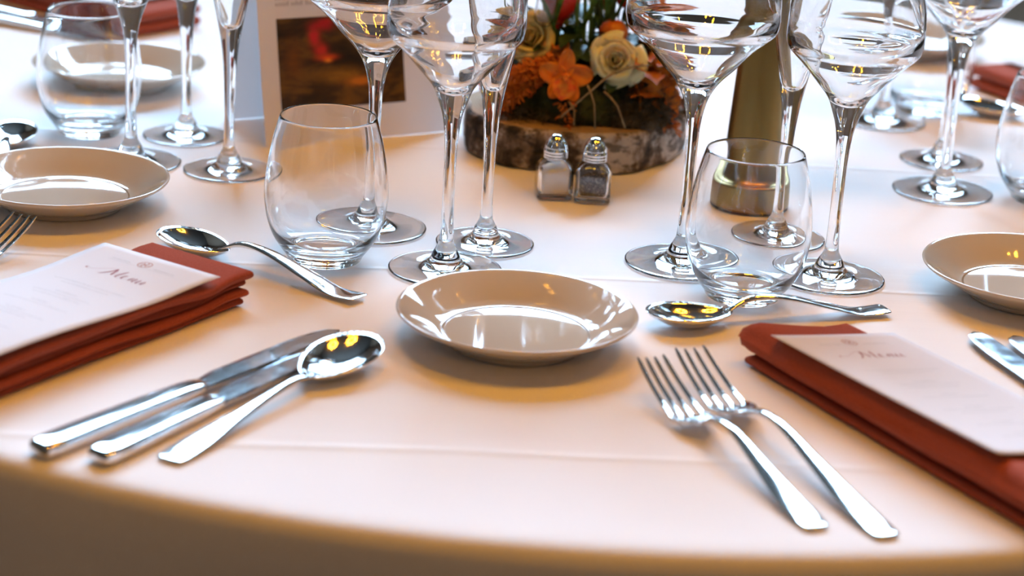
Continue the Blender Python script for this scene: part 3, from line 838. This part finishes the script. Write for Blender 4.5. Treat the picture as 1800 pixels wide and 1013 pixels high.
# ================================================================= BIRCH SLICE AND FLOWERS
SX, SY = .043, 1.731
bs = empty('birch_slice', (SX, SY, .0006), 0, 'thick round slice of birch trunk with bark, carrying the flower arrangement', 'wood slice')
V, F, rows = [], [], []
def srad(a): return .0925 + .003 * sin(2 * a + .4) + .002 * sin(5 * a + 1) + .0012 * sin(11 * a)
NS = 120
prof = [(.0, 0), (.95, 0), (.985, .001), (1.0, .004), (1.003, .012), (.998, .022), (1.0, .030), (.985, .0335), (.955, .0345)]
for f, z in prof:
    if f == 0: V.append((0, 0, z)); rows.append([0]); continue
    r0 = len(V)
    for k in range(NS):
        a = 2 * pi * k / NS; r_ = srad(a) * f
        if .002 < z < .034: r_ += .0016 * noise.noise((cos(a) * 9, sin(a) * 9, z * 60))
        V.append((r_ * cos(a), r_ * sin(a), z))
    rows.append(list(range(r0, r0 + NS)))
for A_, B_ in zip(rows, rows[1:]):
    for k in range(NS):
        k2 = (k + 1) % NS
        F.append((A_[0], B_[k2], B_[k]) if len(A_) == 1 else (A_[k], A_[k2], B_[k2], B_[k]))
pyd('bark', V, F, M['bark'], bs)
V = [(0, 0, .0348)] + [(srad(2 * pi * k / NS) * .957 * cos(2 * pi * k / NS), srad(2 * pi * k / NS) * .957 * sin(2 * pi * k / NS), .0348) for k in range(NS)]
V += [(x, y, .0330) for x, y, z in V[1:]]
F = [(0, 1 + k, 1 + (k + 1) % NS) for k in range(NS)] + [(1 + k, 1 + NS + k, 1 + NS + (k + 1) % NS, 1 + (k + 1) % NS) for k in range(NS)]
pyd('sawn_face', V, F, M['sawn'], bs, smooth=False)

fa = empty('flower_arrangement', (SX, SY, .0356), 0, 'autumn arrangement of cream roses, orange orchid, red blooms and moss on the birch slice', 'flowers')
# everything below in the arrangement's own frame (origin: centre of the slice's top)
def mound(name, cx, cy, rx, ry, h, m, amp=.006, seed=0, z0=0):
    V, F = [], []; nr, na = 14, 48
    V.append((cx, cy, z0 + h))
    for i in range(1, nr + 1):
        f = i / nr
        for k in range(na):
            a = 2 * pi * k / na
            x, y = rx * sin(f * pi / 2) * cos(a), ry * sin(f * pi / 2) * sin(a); z = h * cos(f * pi / 2)
            d = noise.noise((x * 60 + seed, y * 60, z * 60)) * amp + noise.noise((x * 160 + seed, y * 160, z * 160)) * amp * .5
            l = sqrt(x * x + y * y + z * z) + 1e-6
            V.append((cx + x + x / l * d, cy + y + y / l * d, z0 + max(0, z + z / l * d)))
    for k in range(na): F.append((0, 1 + k, 1 + (k + 1) % na))
    for i in range(nr - 1):
        for k in range(na):
            a_ = 1 + i * na; k2 = (k + 1) % na; F.append((a_ + k, a_ + na + k, a_ + na + k2, a_ + k2))
    b_ = 1 + (nr - 1) * na; F.append(tuple(range(b_, b_ + na)))
    return pyd(name, V, F, m, fa)
mound('moss_base', 0, .004, .074, .070, .050, M['moss'], .008, 1)
mound('grey_moss_clump', .052, -.030, .033, .028, .026, M['grey_moss'], .007, 5)
mound('grey_moss_clump', .045, -.052, .030, .014, .014, M['fibre'], .004, 9)
# fibrous strands all over the mound
def strands(name, m, n_, cx, cy, rx, ry, h, ln, wd, seed, z0=0, a0=0, a1=2 * pi):
    rg = random.Random(seed); V, F = [], []
    for _ in range(n_):
        a = rg.uniform(a0, a1); f = sqrt(rg.random())
        x, y = cx + rx * f * cos(a), cy + ry * f * sin(a); z = z0 + h * sqrt(max(0, 1 - f * f)) * .98
        d = Vector((rg.gauss(0, 1), rg.gauss(0, 1), rg.gauss(.1, .7))).normalized()
        p = Vector((x, y, z)); s = d.cross(Vector((rg.random(), rg.random(), rg.random()))).normalized() * wd
        prev = None
        for k in range(5):
            q = p + Vector((0, 0, 0)); V += [q - s * (1 - k / 5), q + s * (1 - k / 5)]
            if k: o = len(V); F.append((o - 4, o - 3, o - 1, o - 2))
            d = (d + Vector((rg.gauss(0, .5), rg.gauss(0, .5), rg.gauss(-.05, .4)))).normalized(); p = p + d * ln / 5
            if p.z < .0005: p.z = .0005
    o = pyd(name, V, F, m, fa, fix=False); o['kind'] = 'stuff'; return o
strands('moss_strands', M['moss'], 2600, 0, .004, .074, .070, .052, .016, .0006, 1)
strands('grey_strands', M['grey_moss'], 1800, .052, -.030, .036, .032, .028, .022, .0004, 2)
strands('brown_strands', M['fibre'], 900, .045, -.052, .033, .017, .016, .02, .0004, 3)
strands('brown_strands', M['fibre'], 500, -.02, -.055, .05, .018, .010, .02, .0004, 6)

# leaves
def leaf(L, W, curl=.3, fold=.25, lobes=0, seed=0, n_=14):
    rg = random.Random(seed); V, F = [], []
    for i in range(n_ + 1):
        t = i / n_; w_ = W * sin(pi * t ** .8) ** .8 * .5
        if lobes: w_ *= 1 + .42 * sin(t * lobes * 2 * pi)
        x = L * t; z = -curl * L * t * t
        V += [(x, -w_, z + fold * w_), (x, 0, z), (x, w_, z + fold * w_)]
    for i in range(n_):
        a_ = 3 * i; F += [(a_, a_ + 3, a_ + 4, a_ + 1), (a_ + 1, a_ + 4, a_ + 5, a_ + 2)]
    return V, F
def mesh_of(name, VF, m, smooth=True):
    me = bpy.data.meshes.new(name); me.from_pydata([tuple(v) for v in VF[0]], [], VF[1]); me.update(); me.materials.append(m)
    for p in me.polygons: p.use_smooth = smooth
    return me
def put(name, me, parent, loc, rot_=(0, 0, 0), s=1.0):
    o = bpy.data.objects.new(name, me); col.objects.link(o); o.parent = parent; o.location = loc; o.rotation_euler = rot_
    o.scale = (s, s, s) if not isinstance(s, tuple) else s
    return o
rg = random.Random(11)
oakm = [mesh_of('oak_leaf', leaf(.034, .022, .3 + .15 * k, .3, 3, k), M['oak']) for k in range(3)]
for k in range(64):
    a = rg.uniform(-.95, .75); el = rg.uniform(0.1, 1.1)
    x = .062 * cos(a) * cos(el * .6) + rg.uniform(-.006, .018); y = .058 * sin(a) * cos(el * .6) - .004; z = .008 + .070 * sin(el) * rg.uniform(.6, 1.0)
    put('oak_leaf', oakm[k % 3], fa, (x, y, z), (rg.uniform(-.9, .9), rg.uniform(-.8, .7), a + rg.uniform(-1, 1)), rg.uniform(.6, 1.05))
dkm = mesh_of('green_leaf', leaf(.034, .015, .25, .3), M['dark_leaf'])
for k in range(70):
    a = rg.uniform(0, 2 * pi); f = rg.uniform(.15, .95)
    x, y = .062 * f * cos(a), .058 * f * sin(a); z = .052 * sqrt(1 - f * f) + rg.uniform(.0, .02)
    if y < -.028 and abs(x + .008) < .030: continue
    put('green_leaf', dkm, fa, (x, y, z), (rg.uniform(-.5, .5), rg.uniform(-1.1, .3), a + rg.uniform(-.8, .8)), rg.uniform(.6, 1.1))
for k in range(14):     # leafy collar behind the rose
    a = rg.uniform(-.6, 2.6)
    put('green_leaf', dkm, fa, (.034 + .012 * cos(a), -.018 + rg.uniform(-.003, .008), .062 + .014 * sin(a)), (rg.uniform(-.6, .6), -a * .9, rg.uniform(-.5, .5)), .8)
# orange plume on the left
def plume(cx, cy, cz, L, ang, lift, seed, n_=520):
    rg = random.Random(seed); V, F = [], []
    ax = Vector((cos(ang) * cos(lift), sin(ang) * cos(lift), sin(lift)))
    for _ in range(n_):
        t = rg.random(); c_ = Vector((cx, cy, cz)) + ax * (L * t) + Vector((0, 0, -.010 * t * t))
        d = Vector((rg.gauss(0, 1), rg.gauss(0, 1), rg.gauss(0, 1))).normalized(); R = .011 * (1 - .55 * t)
        p = c_ + d * R * rg.uniform(.2, 1); d2 = (d + ax * .8 + Vector((rg.gauss(0, .3), rg.gauss(0, .3), -.1))).normalized()
        s = d2.orthogonal().normalized() * .0010; q = p + d2 * rg.uniform(.003, .006)
        o = len(V); V += [p - s, p + s, q + s * .8, q - s * .8]; F.append((o, o + 1, o + 2, o + 3))
    o = pyd('orange_plume', V, F, M['orange_fluff'], fa, fix=False); o['kind'] = 'stuff'
plume(-.015, -.050, .044, .062, 3.35, -.10, 1, 800); plume(-.030, -.050, .036, .040, 3.5, -.40, 2, 420)
plume(-.050, -.046, .026, .020, 3.9, -.9, 3, 120); plume(-.008, -.068, .022, .018, 4.9, -1.2, 4, 50); plume(.060, -.030, .020, .03, 5.6, -.4, 5, 160)

# rose
def petal(r0, r1, h, half, flare, lean=0, n_=10, m_=8):
    V, F = [], []
    for i in range(n_ + 1):
        s = -1 + 2 * i / n_
        for j in range(m_ + 1):
            t = j / m_
            hh = h * (1 - .28 * abs(s) ** 2.4) * t
            r = r0 + (r1 - r0) * sin(t * pi / 2) ** .7 + flare * max(0, t - .55) ** 2 * 4.5
            a = s * half * (.35 + .65 * sin(min(1, t * 1.4) * pi / 2))
            r *= 1 + .055 * t * t * sin(2.6 * s + lean)
            hh *= 1 + .06 * sin(3.4 * s + lean * 1.7)
            z = hh - flare * max(0, t - .72) ** 2 * 6
            V.append((r * cos(a), r * sin(a), z))
    for i in range(n_):
        for j in range(m_): a_ = i * (m_ + 1) + j; F.append((a_, a_ + m_ + 1, a_ + m_ + 2, a_ + 1))
    return V, F
def rose(loc, facing, R, m, name='rose', lab=None):
    """facing: direction the open flower looks"""
    q = Vector(facing).normalized().to_track_quat('Z', 'Y')
    base = pyd(name, *lathe([(0, -R * .15), (R * .18, -R * .1), (R * .30, R * .05), (R * .22, R * .15), (0, R * .2)], 20), M['green'], fa)
    base.location = loc; base.rotation_mode = 'QUATERNION'; base.rotation_quaternion = q
    if lab: base['label'] = lab
    rg = random.Random(int(R * 1e5))
    layers = [(2, .05, .10, .98, 1.9, .0), (3, .08, .20, 1.0, 1.35, .02), (4, .12, .34, 1.0, 1.1, .05), (5, .16, .50, .95, .95, .12), (6, .20, .68, .84, .82, .22), (6, .24, .84, .66, .80, .32)]
    for li, (cnt, r0, r1, h, half, fl) in enumerate(layers):
        for k in range(cnt):
            me = mesh_of('petal', petal(R * r0, R * r1 * rg.uniform(.86, 1.10), R * h * rg.uniform(.90, 1.08), half, R * fl * rg.uniform(.5, 1.7), rg.uniform(0, 6)), m)
            o = put('petal', me, base, (0, 0, 0), (rg.uniform(-.06, .06), rg.uniform(-.06, .06), 2 * pi * (k + .5 * (li % 2)) / cnt + li * .5 + rg.uniform(-.15, .15)))
            sd = o.modifiers.new('thick', 'SOLIDIFY'); sd.thickness = .00035
    for k in range(5):
        me = mesh_of('sepal', leaf(R * .8, R * .3, .5, .2), M['green'])
        put('sepal', me, base, (0, 0, 0), (0, -.2, 2 * pi * k / 5))
rose((.030, -.040, .050), (-.02, -.86, .30), .0195, M['rose'], lab='open cream rose facing the camera')
rose((-.040, -.018, .058), (-.10, -.82, .45), .021, M['rose2'], lab='yellowish cream rose at the left')

# orchid
def tepal(L, W, cup=.15):
    V, F = [], []; n_, m_ = 12, 8
    for i in range(n_ + 1):
        t = i / n_; w_ = W * .5 * sin(pi * min(.999, .06 + .94 * t)) ** .55
        for j in range(m_ + 1):
            s = -1 + 2 * j / m_; V.append((L * t, w_ * s, cup * L * (t * t * .8) - .12 * W * (1 - s * s) + .0008 * sin(9 * t + 5 * s)))
    for i in range(n_):
        for j in range(m_): a_ = i * (m_ + 1) + j; F.append((a_, a_ + m_ + 1, a_ + m_ + 2, a_ + 1))
    return V, F
def orchid(loc, facing, S, roll=0.):
    q = Vector(facing).normalized().to_track_quat('Z', 'Y')
    c_ = pyd('orchid', *lathe([(0, -.001), (S * .12, 0), (S * .14, S * .12), (S * .08, S * .3), (0, S * .34)], 18), M['orchid_mid'], fa)
    c_.location = loc; c_.rotation_mode = 'QUATERNION'; c_.rotation_quaternion = q; c_['label'] = 'orange orchid bloom'
    for ang, L, W in ((90, 1.0, .62), (10, 1.0, .80), (170, 1.0, .80), (-62, .95, .60), (-122, .95, .60)):
        o = put('petal', mesh_of('petal', tepal(S * L, S * W, .16), M['orchid']), c_, (0, 0, 0), (0, 0, radians(ang) + roll))
        sd = o.modifiers.new('thick', 'SOLIDIFY'); sd.thickness = .0004
    o = put('lip', mesh_of('lip', tepal(S * .85, S * .85, -.25), M['orchid_mid']), c_, (0, 0, S * .12), (0, -.25, radians(-95) + roll))
    o = put('column', mesh_of('column', lathe([(0, 0), (S * .07, 0), (S * .09, S * .3), (0, S * .38)], 12), M['orchid_mid']), c_, (0, 0, S * .1), (.5, 0, roll))
orchid((-.010, -.062, .039), (.05, -.85, .25), .0225, -.05)
orchid((-.020, -.044, .050), (-.45, -.55, .5), .017, .9)

# berries, red blooms, stems, test tubes, twigs
put('orange_berry', mesh_of('orange_berry', lathe(smooth_prof([(0, -.0118), (.007, -.0100), (.0118, -.003), (.0118, .004), (.007, .0100), (0, .0110)], 3), 32), M['berry']), fa, (.028, -.020, .068))
put('orange_berry', mesh_of('orange_berry', lathe(smooth_prof([(0, -.0118), (.007, -.0100), (.0118, -.003), (.0118, .004), (.007, .0100), (0, .0110)], 3), 32), M['berry']), fa, (.020, .020, .088), (.4, .2, 0), .85)
def bloom(loc, tilt, R=.020):
    b_ = pyd('red_bloom', *lathe([(0, -.003), (R * .25, -.002), (R * .45, R * .25), (0, R * .5)], 20), M['red'], fa)
    b_.location = loc; b_.rotation_euler = tilt; b_['label'] = 'large red bloom on a green stem'
    for k in range(6):
        V, F = [], []
        for i in range(11):
            s = -1 + 2 * i / 10
            for j in range(11):
                t = j / 10; r = R * sin(min(1, t * 1.25) * pi / 2) ** .8 * (1 - .25 * max(0, t - .7) / .3); a = s * .75 * sin(pi * min(.97, .15 + t * .85)) ** .6
                V.append(((r + .0006 * (k % 2)) * cos(a), (r + .0006 * (k % 2)) * sin(a), R * 2.1 * t))
        for i in range(10):
            for j in range(10): a_ = i * 11 + j; F.append((a_, a_ + 11, a_ + 12, a_ + 1))
        o = put('petal', mesh_of('petal', (V, F), M['red']), b_, (0, 0, 0), (0, 0, pi / 3 * k))
bloom((-.019, -.012, .070), (-.10, .1, 0), .0165); bloom((.036, .004, .088), (.1, -.1, .5), .0165); bloom((-.046, .02, .094), (.1, -.25, .5), .015)
rg = random.Random(21)
for k, (x, y) in enumerate(((-.019, -.010), (.040, .006), (-.050, .02), (-.004, .004), (.006, -.006), (.014, .006), (.022, -.004), (-.010, .014), (.028, .012), (-.028, -.018), (.000, -.018), (.012, -.014))):
    h = .10 + .03 * rg.random() if k > 2 else (.069, .087, .093)[k]
    dx, dy = (rg.uniform(-.012, .012), rg.uniform(-.008, .008)) if k > 2 else (0, 0)
    P = [(x * .55, y * .5, .03), (x * .8, y * .8, .05), (x + dx * .4, y + dy * .4, h * .8), (x + dx, y + dy, h + (.035 if k > 2 else .001))]
    MB().add(tube(P, .0017, 8)).build('stem', M['green'], fa)
gl = mesh_of('long_leaf', leaf(.10, .007, .12, .5), M['green'])
for k in range(16):
    a = rg.uniform(0, 2 * pi)
    put('long_leaf', gl, fa, (rg.uniform(-.03, .025), rg.uniform(-.025, .02), .045), (0, -rg.uniform(1.15, 1.5), a), rg.uniform(.7, 1.1))
tubem = None
for k, (x, y, z, L) in enumerate(((-.031, -.030, .073, .07), (.012, .012, .07, .08))):
    pr = smooth_prof([(0, 0), (.0045, .0008), (.0075, .0035), (.0085, .0075), (.0085, .02), (.0085, L)], 3) + smooth_prof([(.0077, L), (.0077, .02), (.0077, .008), (.0067, .0045), (.004, .0021), (0, .0014)], 3)
    put('test_tube', mesh_of('test_tube', lathe(pr, 32), M['glass']), fa, (x, y, z), (.05, .12 - .15 * k, 0))
for a_, b_ in (((.030, -.060, .045), (-.012, -.088, .012)), ((.008, -.075, .036), (.016, -.088, .004)), ((.022, -.068, .030), (.040, -.088, .006)), ((-.006, -.07, .02), (-.001, -.088, .006)), ((.03, -.062, .044), (.06, -.05, .05))):
    a_, b_ = Vector(a_), Vector(b_); mid = (a_ + b_) / 2 + Vector((.002, -.004, .004))
    MB().add(tube([a_, (a_ + mid) / 2 + Vector((0, 0, .001)), mid, b_], lambda t: .0010 - .0003 * t, 6)).build('twig', M['twig'], fa)
